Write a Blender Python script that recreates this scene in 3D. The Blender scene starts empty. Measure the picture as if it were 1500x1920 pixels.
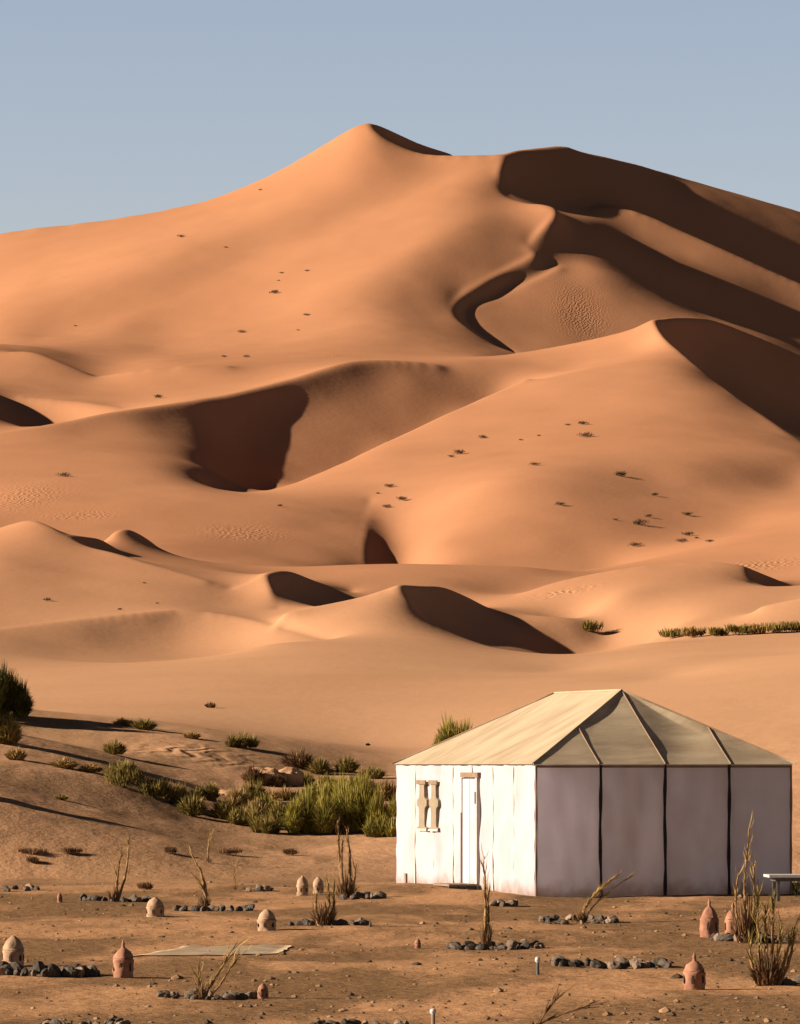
import bpy, math, random
import numpy as np
R=math.radians
# ------------------------------------------------------------------ camera, sky, sun, exposure
SUN_EL,SUN_AZ=22.0,6.0        # height; angle behind the viewer's left hand
sc=bpy.context.scene
col=sc.collection
cam_d=bpy.data.cameras.new('camera'); cam=bpy.data.objects.new('camera',cam_d); col.objects.link(cam); sc.camera=cam
cam.location=(0,0,2.1); cam.rotation_euler=(R(90),0,0)
cam_d.sensor_fit='HORIZONTAL'; cam_d.sensor_width=36.0; cam_d.lens=8775.0/1500*36
cam_d.shift_y=(1433-960)/1500; cam_d.clip_start=1.0; cam_d.clip_end=9000
w=bpy.data.worlds.new("World"); sc.world=w; w.use_nodes=True
nt=w.node_tree; bg=nt.nodes['Background']
sk=nt.nodes.new('ShaderNodeTexSky'); sk.sky_type='NISHITA'; sk.sun_disc=False
sx=-math.cos(R(SUN_EL))*math.cos(R(SUN_AZ)); sy=-math.cos(R(SUN_EL))*math.sin(R(SUN_AZ)); sz=math.sin(R(SUN_EL))
sk.sun_elevation=R(SUN_EL); sk.sun_rotation=math.atan2(sx,sy)
sk.altitude=0; sk.air_density=1.0; sk.dust_density=0.6; sk.ozone_density=3.0
tcw=nt.nodes.new('ShaderNodeTexCoord'); spw=nt.nodes.new('ShaderNodeSeparateXYZ'); nt.links.new(tcw.outputs['Generated'],spw.inputs[0])
rw=nt.nodes.new('ShaderNodeMapRange'); rw.interpolation_type='SMOOTHSTEP'; nt.links.new(spw.outputs[2],rw.inputs[0])
for _i,_v in enumerate((0.165,0.28,1.0,0.0)): rw.inputs[_i+1].default_value=_v
# sky tinted by height: brighter over the horizon, zenith dimmed to deepen the shade
mw=nt.nodes.new('ShaderNodeMix'); mw.data_type='RGBA'; mw.blend_type='MULTIPLY'; mw.inputs[0].default_value=1
cw=nt.nodes.new('ShaderNodeMix'); cw.data_type='RGBA'; nt.links.new(rw.outputs[0],cw.inputs[0]); cw.inputs[6].default_value=(.14,.125,.14,1); cw.inputs[7].default_value=(1.50,1.13,1.02,1)
nt.links.new(sk.outputs[0],mw.inputs[6]); nt.links.new(cw.outputs[2],mw.inputs[7]); nt.links.new(mw.outputs[2],bg.inputs[0])
sc.cycles.diffuse_bounces=1; bg.inputs[1].default_value=0.05
sd=bpy.data.lights.new('sun','SUN'); sun=bpy.data.objects.new('sun',sd); col.objects.link(sun)
sd.energy=5.0; sd.angle=R(0.5); sd.color=(1.0,0.85,0.68)
from mathutils import Vector
sun.rotation_euler=Vector((sx,sy,sz)).to_track_quat('Z','Y').to_euler(); sun.location=(-60,-10,60)
sc.view_settings.view_transform='Standard'; sc.view_settings.look='None'; sc.view_settings.exposure=1.3; sc.view_settings.gamma=1
# ------------------------------------------------------------------ dune field: crest lines and slope lines, solved to one height sheet
F_=8775.0; HY=1433.0; CH=2.1          # focal length in photo pixels, horizon row, eye height
def zof(py,Y): return CH+Y*(HY-py)/F_
NU,NV=900,1300
U0,U1=-0.175,0.175
V0,V1=math.log(84.0),math.log(1500.0)
# crests of the dunes (sharp) and slope lines (soft): photo column, row, distance in metres
CREST=[
 # skyline of the great dune
 [(-900,700,930),(-500,590,930),(-200,490,925),(0,438,920),(200,412,915),(330,390,912),(400,372,910),(500,332,905),(600,275,900),(660,238,896),(690,228,895)],
 [(690,228,895),(705,245,889),(740,268,884),(790,287,878),(870,291,872),(945,288,868)],
 [(690,228,895),(720,238,903),(760,257,915),(800,274,925),(850,289,935)],
 [(945,288,868),(965,281,878),(1000,277,890),(1060,273,905),(1090,283,908),(1150,297,918),(1200,310,927),(1300,340,945),(1500,398,970),(1700,460,1000),(2100,560,1040)],
 # winding crest falling from the summit towards the viewer
 [(945,288,868),(935,318,852),(934,345,842),(950,368,832),(985,380,822),(1020,383,814),(1043,392,807),(1030,412,799),(1003,440,790),(992,462,781),(1003,474,776),(960,498,764),(905,530,748),(862,556,738),(849,578,728),(862,600,719),(890,622,710),(925,645,700),(965,661,690)],
 # bench between the two dark bands
 [(1106,390,862),(1150,386,868),(1200,398,866),(1280,432,858),(1350,463,850),(1500,530,836),(1800,655,815)],
 # inner foot of the bowl's steep rim
 [(1050,499,773),(1000,524,760),(934,554,748),(888,573,738),(871,596,728),(882,616,719),(913,640,710),(952,666,698)],
 # shoulder line on the lit face
 # dune right of the middle
 [(960,664,612),(1030,652,610),(1100,638,606),(1180,618,602),(1225,597,600)],
 [(1225,597,600),(1245,630,578),(1290,670,552),(1340,712,528),(1400,757,500),(1500,826,462),(1620,890,432),(1850,1000,400)],
 [(1225,597,600),(1250,594,606),(1290,593,614),(1330,597,622),(1400,622,632),(1500,665,640),(1800,790,650)],
 # bowl left of the middle: far rim, near rim
 [(-400,860,470),(-150,830,475),(0,811,480),(120,790,490),(220,769,500),(350,751,514),(430,738,524),(520,716,536),(600,692,546),(650,678,552),(690,674,556),(730,674,559),(780,678,562),(830,685,564)],
 [(990,708,533),(960,722,527),(880,757,513),(780,802,494),(700,840,478),(620,878,462),(560,902,452),(500,919,445),(440,924,440),(395,919,437)],
 # hollow at far left
 [(-400,610,520),(-220,665,525),(-80,706,538),(0,739,545),(100,748,540),(225,763,530)],
 # small saddle at far left
 [(-500,640,640),(-100,655,615),(0,660,608),(60,660,604),(120,680,597),(182,708,590)],
 [(182,708,590),(260,693,586),(340,686,584),(430,684,583)],
 # notch
 [(694,940,408),(688,970,394),(684,1000,380),(680,1055,355),(676,1110,335)],
 # front row
 [(-400,1080,300),(-100,1015,295),(0,990,292),(55,975,290),(90,985,287),(122,1002,284)],
 [(122,1002,284),(160,1022,279),(215,1036,272),(300,1063,264),(390,1089,256)],
 [(122,1002,284),(160,1005,288),(190,1012,291),(222,1033,293)],
 [(285,1016,316),(262,1000,314),(238,990,311),(215,996,309),(203,1014,307)],
 [(430,1105,254),(465,1092,256),(498,1074,258)],
 [(498,1074,258),(506,1100,251),(514,1125,246),(520,1142,242)],
 [(498,1074,258),(525,1068,263),(550,1071,266),(590,1087,270),(660,1113,275)],
 [(520,1150,226),(600,1136,228),(680,1118,230),(750,1094,231)],
 [(750,1094,231),(765,1120,229),(800,1161,226),(860,1192,222),(960,1224,217),(1040,1237,213),(1078,1240,211)],
 [(750,1094,231),(790,1097,236),(830,1101,240),(872,1118,243),(915,1141,245)],
 [(-300,1220,210),(-60,1186,220),(0,1178,224),(150,1160,229),(270,1147,232),(350,1142,234),(450,1155,232),(560,1188,222),(620,1202,214)],
 [(960,1119,268),(1040,1092,270),(1150,1070,272),(1250,1058,273),(1340,1055,272),(1396,1062,270)],
 [(1396,1062,270),(1397,1075,267),(1412,1097,262)],
 [(1396,1062,270),(1430,1075,275),(1490,1099,277)],
 [(1425,1136,222),(1470,1126,222),(1500,1120,222),(1600,1105,222)],
]
SOFT=[
 [(1106,404,842),(1125,420,840),(1165,447,836),(1250,482,829),(1350,512,824),(1410,538,820),(1500,590,812),(1800,720,795)],
 [(945,288,868),(860,330,850),(700,400,825),(600,450,805),(450,515,785),(300,570,765),(150,618,745),(60,640,735)],
 # far side, hidden
 [(-1500,900,1150),(0,760,1150),(700,640,1130),(1100,640,1130),(1900,800,1200)],
 [(-1500,1100,1450),(750,1100,1450),(3000,1100,1450)],
 [(690,330,960),(850,340,985),(960,350,930),(1060,340,960),(1300,400,1000)],
 [(720,262,897),(760,290,900),(850,310,905),(930,315,895)],
 # lit face of the great dune
 [(-700,800,800),(-200,640,800),(0,560,800),(150,520,800),(300,470,812),(450,420,832),(600,350,855),(690,300,868),(800,318,862)],
 [(-500,760,735),(0,636,735),(150,628,740)],
 [(300,622,735),(400,606,735),(500,586,735),(620,535,745),(760,470,765),(880,400,800),(960,395,812)],
 [(300,660,690),(500,640,692),(700,600,700),(820,600,715)],
 [(300,672,650),(450,668,650),(650,655,650),(800,662,650),(920,668,655)],
 # leeward basin right of the winding crest
 [(985,318,866),(1050,362,868),(1150,410,872),(1250,450,872),(1400,515,872),(1600,600,872)],
 [(1060,305,890),(1150,348,890),(1250,395,890),(1400,464,890),(1500,510,890),(1800,640,890)],
 [(1120,302,905),(1200,339,905),(1300,386,905),(1400,433,905),(1500,478,905),(1800,600,905)],
 [(1300,354,920),(1400,390,920),(1500,428,920),(1800,540,920)],
 [(965,366,846),(1020,388,846),(1080,410,846)],
 [(1085,418,806),(1150,448,806),(1250,495,806),(1350,548,804),(1430,590,802),(1500,630,798),(1800,760,780)],
 [(1040,458,790),(1100,486,790),(1200,533,790),(1300,580,790),(1400,625,790),(1600,710,790)],
 [(1010,466,783),(1045,484,783),(1085,496,783)],
 [(1100,492,777),(1130,496,777),(1180,512,777),(1240,543,777),(1330,588,776),(1480,640,770),(1700,740,765)],
 [(1110,514,767),(1140,524,767),(1180,540,767),(1240,560,767),(1330,600,764)],
 [(990,543,752),(1060,550,752),(1150,572,750),(1250,596,748),(1330,615,745)],
 [(930,577,738),(1000,592,738),(1100,614,738),(1200,640,735),(1300,660,735)],
 [(910,603,728),(1000,625,726),(1080,644,722),(1180,680,715)],
 [(960,662,703),(1020,668,703),(1100,690,700)],
 [(980,700,650),(1100,705,650),(1250,690,660),(1400,730,680),(1600,800,690)],
 # hollow of the dune right of the middle
 [(1250,640,603),(1300,680,605),(1400,720,608),(1500,770,610),(1800,900,610)],
 [(1290,700,585),(1350,750,580),(1450,830,560),(1550,890,530)],
 [(1260,615,608),(1330,640,612),(1420,680,618),(1500,715,622)],
 # lit face of it
 [(1000,690,575),(1150,670,575),(1230,650,580)],
 [(860,684,566),(940,690,568),(1000,692,568),(1100,690,575)],
 [(1000,708,530),(1150,692,530),(1270,687,529),(1325,702,528)],
 [(860,775,503),(960,762,502),(1050,752,501),(1200,737,500),(1300,735,500),(1370,745,500)],
 [(690,850,468),(800,838,467),(950,822,466),(1100,802,465),(1300,795,465),(1450,812,465)],
 [(450,930,430),(600,908,430),(750,888,430),(900,866,430),(1100,846,430),(1300,842,430),(1500,860,430),(1600,880,432)],
 [(765,990,388),(840,945,393),(930,905,396),(1050,890,400),(1200,900,405),(1350,915,405),(1500,912,420)],
 [(800,1020,365),(950,1010,362),(1100,1010,362),(1250,1010,365),(1400,990,375)],
 [(800,1065,345),(950,1075,340),(1050,1078,338),(1150,1070,345)],
 [(1060,1075,330),(1200,1053,333),(1300,1029,337),(1400,1003,342),(1500,981,348),(1800,900,365)],
 # inside the bowl
 [(-300,875,448),(0,850,448),(150,847,448),(250,850,448),(330,859,448),(380,872,448),(430,895,448),(480,918,448),(520,920,448)],
 [(-300,860,460),(0,838,460),(150,837,460),(250,844,460),(330,858,460),(380,875,460),(430,905,460),(490,930,460),(550,915,460)],
 [(-300,840,475),(0,819,475),(150,821,475),(250,827,475),(330,841,475),(380,861,475),(430,894,475),(490,920,475),(540,915,475),(600,892,475),(670,855,475)],
 [(130,798,490),(230,803,490),(320,819,490),(385,842,490),(430,868,490),(490,893,490),(540,907,490),(620,915,492)],
 [(260,780,506),(330,785,506),(385,803,506),(425,832,506),(460,850,506),(540,870,506),(620,888,506),(700,905,506)],
 [(440,758,521),(480,783,521),(560,803,521),(640,818,521),(720,838,521),(800,850,521)],
 [(500,760,529),(560,777,529),(640,792,529),(720,810,529),(800,830,529)],
 [(550,734,536),(600,749,536),(680,768,536),(760,787,536),(850,808,538)],
 [(655,716,546),(700,728,546),(760,745,545),(850,766,545),(940,780,548)],
 [(740,676,557),(790,684,560),(860,702,560),(930,718,560)],
 [(0,898,418),(150,896,418),(300,902,417),(370,912,412)],
 [(-300,980,395),(0,940,395),(150,935,395),(300,938,393),(450,945,392),(600,952,395),(650,960,396)],
 [(0,985,375),(200,985,372),(400,990,372),(550,995,375),(640,1000,378)],
 [(100,1025,350),(300,1020,345),(420,1035,342),(560,1050,345),(640,1056,348)],
 # notch floor
 [(700,955,402),(715,985,392),(735,1022,381),(750,1052,371),(768,1095,355)],
 # hollow at far left
 [(-220,680,523),(-100,732,523),(0,784,523),(60,808,520),(120,812,517),(200,798,512)],
 [(-80,712,536),(0,766,534),(80,795,532),(150,800,528),(210,785,522)],
 [(0,748,541),(80,770,538),(150,783,534)],
 [(-400,690,590),(0,712,575),(180,735,565),(350,728,560),(500,712,560)],
 [(-100,640,622),(0,655,622),(60,668,622),(120,690,618),(190,712,612),(300,690,605),(420,682,600)],
 [(-200,645,655),(0,645,655),(60,648,650),(120,665,645),(200,684,640),(300,672,640)],
 # between the rows
 [(0,1040,310),(120,1040,312),(200,1040,320),(400,1055,320),(560,1066,318)],
 [(560,1062,305),(680,1057,305),(760,1056,305),(900,1058,303),(1000,1064,302),(1060,1075,302)],
 [(230,1036,300),(300,1045,298),(400,1062,292),(480,1080,285)],
 [(150,1036,284),(190,1045,281),(235,1052,278)],
 [(560,1085,288),(700,1085,285),(850,1095,282),(950,1115,280),(1030,1105,285),(1150,1085,290),(1400,1090,295),(1600,1060,300)],
 [(530,1110,256),(570,1130,256),(620,1145,256),(700,1150,258),(850,1150,262)],
 [(0,1050,262),(150,1075,258),(260,1095,252),(380,1110,250),(460,1120,250)],
 [(0,1130,240),(150,1130,242),(300,1128,244),(420,1140,243),(480,1150,238)],
 [(1430,1105,268),(1500,1115,270),(1600,1110,275)],
 [(1000,1150,240),(1100,1128,243),(1200,1120,245),(1400,1103,247),(1500,1098,250),(1700,1080,255)],
 # hollow of the near dune
 [(790,1125,232),(860,1160,232),(960,1200,231),(1040,1230,231),(1090,1246,229)],
 [(830,1182,225),(900,1212,224),(1000,1240,221),(1078,1252,218)],
 [(960,1166,239),(1040,1203,238),(1100,1222,236),(1160,1226,232)],
 [(1010,1158,246),(1080,1180,245),(1150,1200,240),(1230,1212,230)],
 [(1200,1204,205),(1300,1200,208),(1400,1194,210),(1500,1185,212),(1700,1170,215)],
 [(1250,1170,228),(1400,1150,230),(1500,1145,232)],
 # near slopes
 [(20,1190,221),(150,1211,221),(270,1226,221),(380,1229,221),(480,1218,220)],
 [(190,1178,228),(270,1193,228),(360,1202,228),(460,1190,227)],
 [(-200,1205,205),(0,1222,207),(150,1240,208),(300,1248,208),(450,1236,207)],
 [(500,1205,196),(600,1200,200),(750,1190,206),(830,1195,206)],
 [(-300,1310,165),(0,1280,165),(300,1268,165),(600,1262,165),(800,1262,168),(1000,1262,172),(1080,1256,180),(1250,1235,180),(1500,1222,178),(1700,1200,178)],
 [(1250,1272,158),(1350,1250,158),(1500,1232,157),(1700,1210,157)],
 [(-300,1365,130),(0,1345,130),(300,1352,130),(550,1380,130),(750,1398,128),(1000,1370,128),(1300,1340,128),(1500,1325,128),(1700,1300,128)],
 [(-300,1420,110),(0,1405,110),(300,1425,108),(550,1462,108),(750,1480,106),(1000,1470,104),(1300,1460,104),(1500,1440,104),(1700,1420,104)],
]
# the low vegetated bank left of the tent
BANKS=[
 [(-400,1262,118),(0,1322,118),(300,1352,118),(500,1378,118),(760,1420,118)],
 [(-400,1275,114),(0,1338,114),(200,1358,114),(350,1374,114),(500,1395,114),(740,1445,114)],
 [(-400,1315,108),(0,1368,108),(170,1398,108),(330,1432,108),(440,1452,108),(600,1480,108)],
 [(-400,1360,101),(0,1420,101),(200,1450,101),(300,1485,101),(380,1512,101),(560,1535,101),(760,1545,101)],
 [(-400,1395,95),(0,1470,95),(100,1500,95),(250,1535,95),(400,1570,95),(560,1585,95)],
 [(-400,1450,90),(0,1520,90),(200,1560,90),(380,1595,90)],
]
def splat(curves,Z,W,w=1.0):
    du=(U1-U0)/(NU-1); dv=(V1-V0)/(NV-1)
    for c in curves:
        P=np.array([((p[0]-750)/F_,math.log(p[2]),zof(p[1],p[2])) for p in c])
        # catmull-rom through the points, chord parameter
        n=len(P)
        Q=np.vstack([2*P[0]-P[1],P,2*P[-1]-P[-2]])
        for k in range(n-1):
            p0,p1,p2,p3=Q[k:k+4]
            L=max(abs((p2-p1)[0])/du,abs((p2-p1)[1])/dv)
            m=max(2,int(L*3))
            t=np.linspace(0,1,m,endpoint=True)[:,None]
            d1=max(np.hypot(*(p1-p0)[:2]),1e-6);d2=max(np.hypot(*(p2-p1)[:2]),1e-6);d3=max(np.hypot(*(p3-p2)[:2]),1e-6)
            m1=(p2-p0)/(d1+d2)*d2; m2=(p3-p1)/(d2+d3)*d2
            S=(2*t**3-3*t**2+1)*p1+(t**3-2*t**2+t)*m1+(-2*t**3+3*t**2)*p2+(t**3-t**2)*m2
            fi=(S[:,0]-U0)/du; fj=(S[:,1]-V0)/dv
            i0=np.floor(fi).astype(int); j0=np.floor(fj).astype(int)
            for di in (0,1):
                for dj in (0,1):
                    wt=(1-abs(fi-i0-di))*(1-abs(fj-j0-dj)); i=i0+di; j=j0+dj
                    ok=(i>=0)&(i<NU)&(j>=0)&(j<NV)
                    np.add.at(Z,(j[ok],i[ok]),S[ok,2]*wt[ok]); np.add.at(W,(j[ok],i[ok]),wt[ok])
WU,WV=1.0,0.45
def relax(z,fix,zf,n,wt=None):
    s=1.0/(2*WU+2*WV)
    if wt is not None:
        for _ in range(n):
            p=np.pad(z,1,mode='edge')
            z=(WU*(p[1:-1,:-2]+p[1:-1,2:])+WV*(p[:-2,1:-1]+p[2:,1:-1]))*s
            z=(z+wt*zf)/(1+wt)
        return z
    for _ in range(n):
        p=np.pad(z,1,mode='edge')
        z=(WU*(p[1:-1,:-2]+p[1:-1,2:])+WV*(p[:-2,1:-1]+p[2:,1:-1]))*s
        z=np.where(fix,zf,z)
    return z
def down(Z,W):
    h,w=Z.shape; h2,w2=(h+1)//2,(w+1)//2
    A=np.zeros((h2*2,w2*2));B=np.zeros((h2*2,w2*2));A[:h,:w]=Z;B[:h,:w]=W
    return A.reshape(h2,2,w2,2).sum((1,3)),B.reshape(h2,2,w2,2).sum((1,3))
def up(z,shape):
    h,w=shape
    yi=np.clip((np.arange(h)-0.5)/2,0,z.shape[0]-1); xi=np.clip((np.arange(w)-0.5)/2,0,z.shape[1]-1)
    y0=np.floor(yi).astype(int);x0=np.floor(xi).astype(int);y1=np.minimum(y0+1,z.shape[0]-1);x1=np.minimum(x0+1,z.shape[1]-1)
    fy=(yi-y0)[:,None];fx=(xi-x0)[None]
    a=z[y0][:,x0]*(1-fx)+z[y0][:,x1]*fx; b=z[y1][:,x0]*(1-fx)+z[y1][:,x1]*fx
    return a*(1-fy)+b*fy
def solve(Z,W,iters=40):
    pyr=[(Z,W)]
    while min(pyr[-1][0].shape)>8: pyr.append(down(*pyr[-1]))
    z=None
    for Z_,W_ in reversed(pyr):
        fix=W_>0; zf=np.where(fix,Z_/np.maximum(W_,1e-12),0)
        z=np.full(Z_.shape,zf[fix].mean()) if z is None else up(z,Z_.shape)
        z=relax(z,fix,zf,400 if z.size<3000 else iters)
    return z
def build():
    U=np.linspace(U0,U1,NU); V=np.linspace(V0,V1,NV); Y=np.exp(V)
    Zc=np.zeros((NV,NU));Wc=np.zeros((NV,NU)); splat(CREST,Zc,Wc)
    Zs=np.zeros((NV,NU));Ws=np.zeros((NV,NU)); splat(SOFT+BANKS,Zs,Ws)
    Zs[Wc>0]=0;Ws[Wc>0]=0
    Wg=np.zeros((NV,NU)); Wg[Y<86]=1.0    # level ground
    zc=np.where(Wc>0,Zc/np.maximum(Wc,1e-12),0.0)
    kc=np.minimum(Wc,1.0)*3.0+Wg*50
    tgt=np.where(Ws>0,Zs/np.maximum(Ws,1e-12),0)
    z=solve(Zc+Zs,Wc+Ws+Wg)
    z=relax(z,None,zc,120,kc)
    for _ in range(2):
        r=np.where(Ws>0,tgt-z,0)
        R=solve(r*Ws,Ws+Wc+Wg,20)
        z=relax(z+R,None,zc,70,kc)
    for _ in range(3):
        z=relax(z,np.zeros(z.shape,bool),z,1)
    return U,Y,z
# ------------------------------------------------------------------ the ground sheet
rng=np.random.default_rng(7); random.seed(7)
_lat={}
def vnoise(x,y,seed):
    if seed not in _lat: _lat[seed]=np.random.default_rng(seed).random((256,256))
    T=_lat[seed]; xi=np.floor(x).astype(int); yi=np.floor(y).astype(int); fx=x-xi; fy=y-yi
    fx=fx*fx*(3-2*fx); fy=fy*fy*(3-2*fy); a=xi&255; b=yi&255; a1=(a+1)&255; b1=(b+1)&255
    return (T[b,a]*(1-fx)+T[b,a1]*fx)*(1-fy)+(T[b1,a]*(1-fx)+T[b1,a1]*fx)*fy-0.5
def fbm(x,y,seed,o=3):
    s=0;a=1.0
    for k in range(o):
        s=s+a*vnoise(x+17.3*k,y+9.1*k,seed+k); x=x*2.07;y=y*2.07;a*=0.5
    return s
Ug,Yg,Zg_=build()
def sstep(a,b,x):
    t=np.clip((x-a)/(b-a),0,1); return t*t*(3-2*t)
core=np.linspace(U0,U1,NU)
ext=[]; d=0.002; u=U1
while u<1.8: u+=d; d*=1.09; ext.append(u)
ext=np.array(ext); Ucol=np.concatenate([-ext[::-1],core,ext])
rows_near=np.exp(np.arange(math.log(30),V0-1e-4,0.0042)); rows_back=np.linspace(-60,29,40)
Yfar=np.exp(np.linspace(V0,V1,NV)); Yrow=np.concatenate([rows_back,rows_near,Yfar,[1700,2000,2600,3500,5000]])
UU,YY=np.meshgrid(Ucol,Yrow); XX=UU*np.maximum(YY,40)
def base_height(X,Y):
    Ys=np.clip(Y,math.exp(V0),math.exp(V1)-1e-3); u=np.clip(X/np.maximum(Y,40),U0,U1)
    fi=(u-U0)/(U1-U0)*(NU-1); fj=(np.log(Ys)-V0)/(V1-V0)*(NV-1)
    i=np.minimum(fi.astype(int),NU-2); j=np.minimum(fj.astype(int),NV-2); a=fi-i; b=fj-j
    return (Zg_[j,i]*(1-a)+Zg_[j,i+1]*a)*(1-b)+(Zg_[j+1,i]*(1-a)+Zg_[j+1,i+1]*a)*b
def height(X,Y):
    X=np.asarray(X,float); Y=np.asarray(Y,float)
    z=base_height(X,Y)
    near=1-sstep(96,135,Y); out=sstep(0.0,0.5,np.abs(X)/np.maximum(Y,40)-U1)
    gen=0.045*Y*np.clip(fbm(X/160,Y/200,50,3)+0.25,0,2)*sstep(90,260,Y)
    z=z*(1-out*0.75)+gen*out
    flat=1-sstep(84,92,Y)
    bank=near*(1-flat)*(1-sstep(-1.5,1.5,X+0.2))
    z=z+near*(0.055*fbm(X/2.6,Y/3.2,11,2)+0.022*fbm(X/0.55,Y/0.8,21,3))+bank*(0.05*fbm(X/1.1,Y/2.0,31,2))
    z=z+(1-near)*0.10*fbm(X/6,Y/9,41,2)*sstep(110,300,Y)
    # wind-blown heap against the sunlit wall of the tent, low mounds at the planting rings
    for (mx,my,sa,sb,h) in MOUNDS:
        z=z+h*np.exp(-((X-mx)/sa)**2-((Y-my)/sb)**2)
    return z
MOUNDS=[(1.3,73.2,0.9,1.6,0.10),(0.1,77.5,1.1,2.2,0.10),(2.9,64.5,1.3,1.6,0.06),(5.4,62.0,1.2,2.0,0.08),(-0.8,60.0,1.5,2.5,0.05)]
ZZ=height(XX,YY)
def ground(x,y): return float(height(np.array([x]),np.array([y]))[0])
def hit(px,py):
    """where the line of sight through that point of the photograph meets the sand"""
    y=np.exp(np.linspace(math.log(34),math.log(1400),14000)); x=(px-750)/F_*y
    d=height(x,y)-(CH+y*(HY-py)/F_); k=np.argmax(d>=0)
    if d[k]<0: k=len(y)-1
    return x[k],y[k],float(height(x[k:k+1],y[k:k+1])[0])
def link(name,verts,faces,mat,parent=None,smooth=True,edges=()):
    me=bpy.data.meshes.new(name)
    me.from_pydata([tuple(v) for v in verts],list(edges),[tuple(f) for f in faces]); me.update()
    if mat: me.materials.append(mat)
    if smooth: me.polygons.foreach_set('use_smooth',[True]*len(me.polygons))
    o=bpy.data.objects.new(name,me); col.objects.link(o)
    if parent: o.parent=parent
    return o
def tag(o,label=None,cat=None,group=None,kind=None):
    if label: o['label']=label
    if cat: o['category']=cat
    if group: o['group']=group
    if kind: o['kind']=kind
    return o
def empty(name,loc,rz=0):
    o=bpy.data.objects.new(name,None); o.empty_display_size=.2; o.location=loc; o.rotation_euler=(0,0,rz); col.objects.link(o); return o
# ------------------------------------------------------------------ materials
def newmat(name,base,rough=0.9):
    m=bpy.data.materials.new(name); m.use_nodes=True; b=m.node_tree.nodes['Principled BSDF']
    b.inputs['Base Color'].default_value=(*base,1); b.inputs['Roughness'].default_value=rough
    b.inputs['Specular IOR Level'].default_value=0.2
    return m,m.node_tree,b
def noise(t,scale,detail=4,rough=.55,vec=None,stretch=None):
    n=t.nodes.new('ShaderNodeTexNoise'); n.inputs['Scale'].default_value=scale; n.inputs['Detail'].default_value=detail; n.inputs['Roughness'].default_value=rough
    g=t.nodes.new('ShaderNodeNewGeometry') if vec is None else None
    src=g.outputs['Position'] if vec is None else vec
    if stretch:
        mp=t.nodes.new('ShaderNodeMapping'); mp.inputs['Scale'].default_value=stretch; t.links.new(src,mp.inputs[0]); src=mp.outputs[0]
    t.links.new(src,n.inputs['Vector']); return n.outputs[0]
def ramp(t,fac,stops):
    r=t.nodes.new('ShaderNodeValToRGB'); e=r.color_ramp.elements
    while len(e)>1: e.remove(e[-1])
    e[0].position=stops[0][0]; e[0].color=(*stops[0][1],1)
    for p,c in stops[1:]:
        q=e.new(p); q.color=(*c,1)
    t.links.new(fac,r.inputs[0]); return r.outputs[0]
def mixc(t,f,a,b,mode='MIX'):
    m=t.nodes.new('ShaderNodeMix'); m.data_type='RGBA'; m.blend_type=mode
    for s,v in ((0,f),(6,a),(7,b)):
        if isinstance(v,(int,float)): m.inputs[s].default_value=v
        elif isinstance(v,tuple): m.inputs[s].default_value=(*v,1)
        else: t.links.new(v,m.inputs[s])
    return m.outputs[2]
def mth(t,op,a,b=None,c=None):
    m=t.nodes.new('ShaderNodeMath'); m.operation=op
    for i,v in enumerate((a,b,c)):
        if v is None: continue
        if isinstance(v,(int,float)): m.inputs[i].default_value=v
        else: t.links.new(v,m.inputs[i])
    return m.outputs[0]
def mrange(t,v,a,b,c=0.0,d=1.0):
    m=t.nodes.new('ShaderNodeMapRange'); t.links.new(v,m.inputs[0])
    for i,q in enumerate((a,b,c,d)): m.inputs[i+1].default_value=q
    m.interpolation_type='SMOOTHSTEP'; return m.outputs[0]
def bump(t,b,h,strength,dist):
    n=t.nodes.new('ShaderNodeBump'); n.inputs['Strength'].default_value=strength; n.inputs['Distance'].default_value=dist
    t.links.new(h,n.inputs['Height']); t.links.new(n.outputs[0],b.inputs['Normal'])
SAND,t,b=newmat('sand',(.5,.24,.12),1.0); b.inputs['Specular IOR Level'].default_value=0.0
g=t.nodes.new('ShaderNodeNewGeometry'); sp=t.nodes.new('ShaderNodeSeparateXYZ'); t.links.new(g.outputs['Position'],sp.inputs[0])
big=noise(t,0.012,3); mid=noise(t,0.09,4)
dune=ramp(t,big,[(.35,(.345,.162,.083)),(.65,(.385,.185,.097))])
dune=mixc(t,mth(t,'MULTIPLY',mrange(t,mid,.45,.7),.2),dune,(.33,.152,.076))
low=ramp(t,mid,[(.3,(.385,.212,.116)),(.7,(.42,.235,.132))])
c1=mixc(t,mrange(t,sp.outputs[1],330,150),dune,low)
# trampled gravelly soil of the yard
gn=noise(t,0.55,5,.6,stretch=(1,.35,1)); gn2=noise(t,9.0,4,.7); gn3=noise(t,0.16,2,.5,stretch=(1,.4,1))
soil=ramp(t,gn2,[(.3,(.112,.065,.034)),(.5,(.165,.094,.048)),(.68,(.23,.132,.066))])
ysand=ramp(t,gn2,[(.3,(.30,.160,.080)),(.7,(.37,.20,.103))])
yard=mixc(t,mrange(t,mth(t,'ADD',mth(t,'MULTIPLY',gn,.6),mth(t,'MULTIPLY',gn3,.5)),.50,.62),soil,ysand)
ymask=mrange(t,mth(t,'ADD',sp.outputs[1],mth(t,'MULTIPLY',mth(t,'SUBTRACT',gn,.5),30)),92,76)
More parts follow.
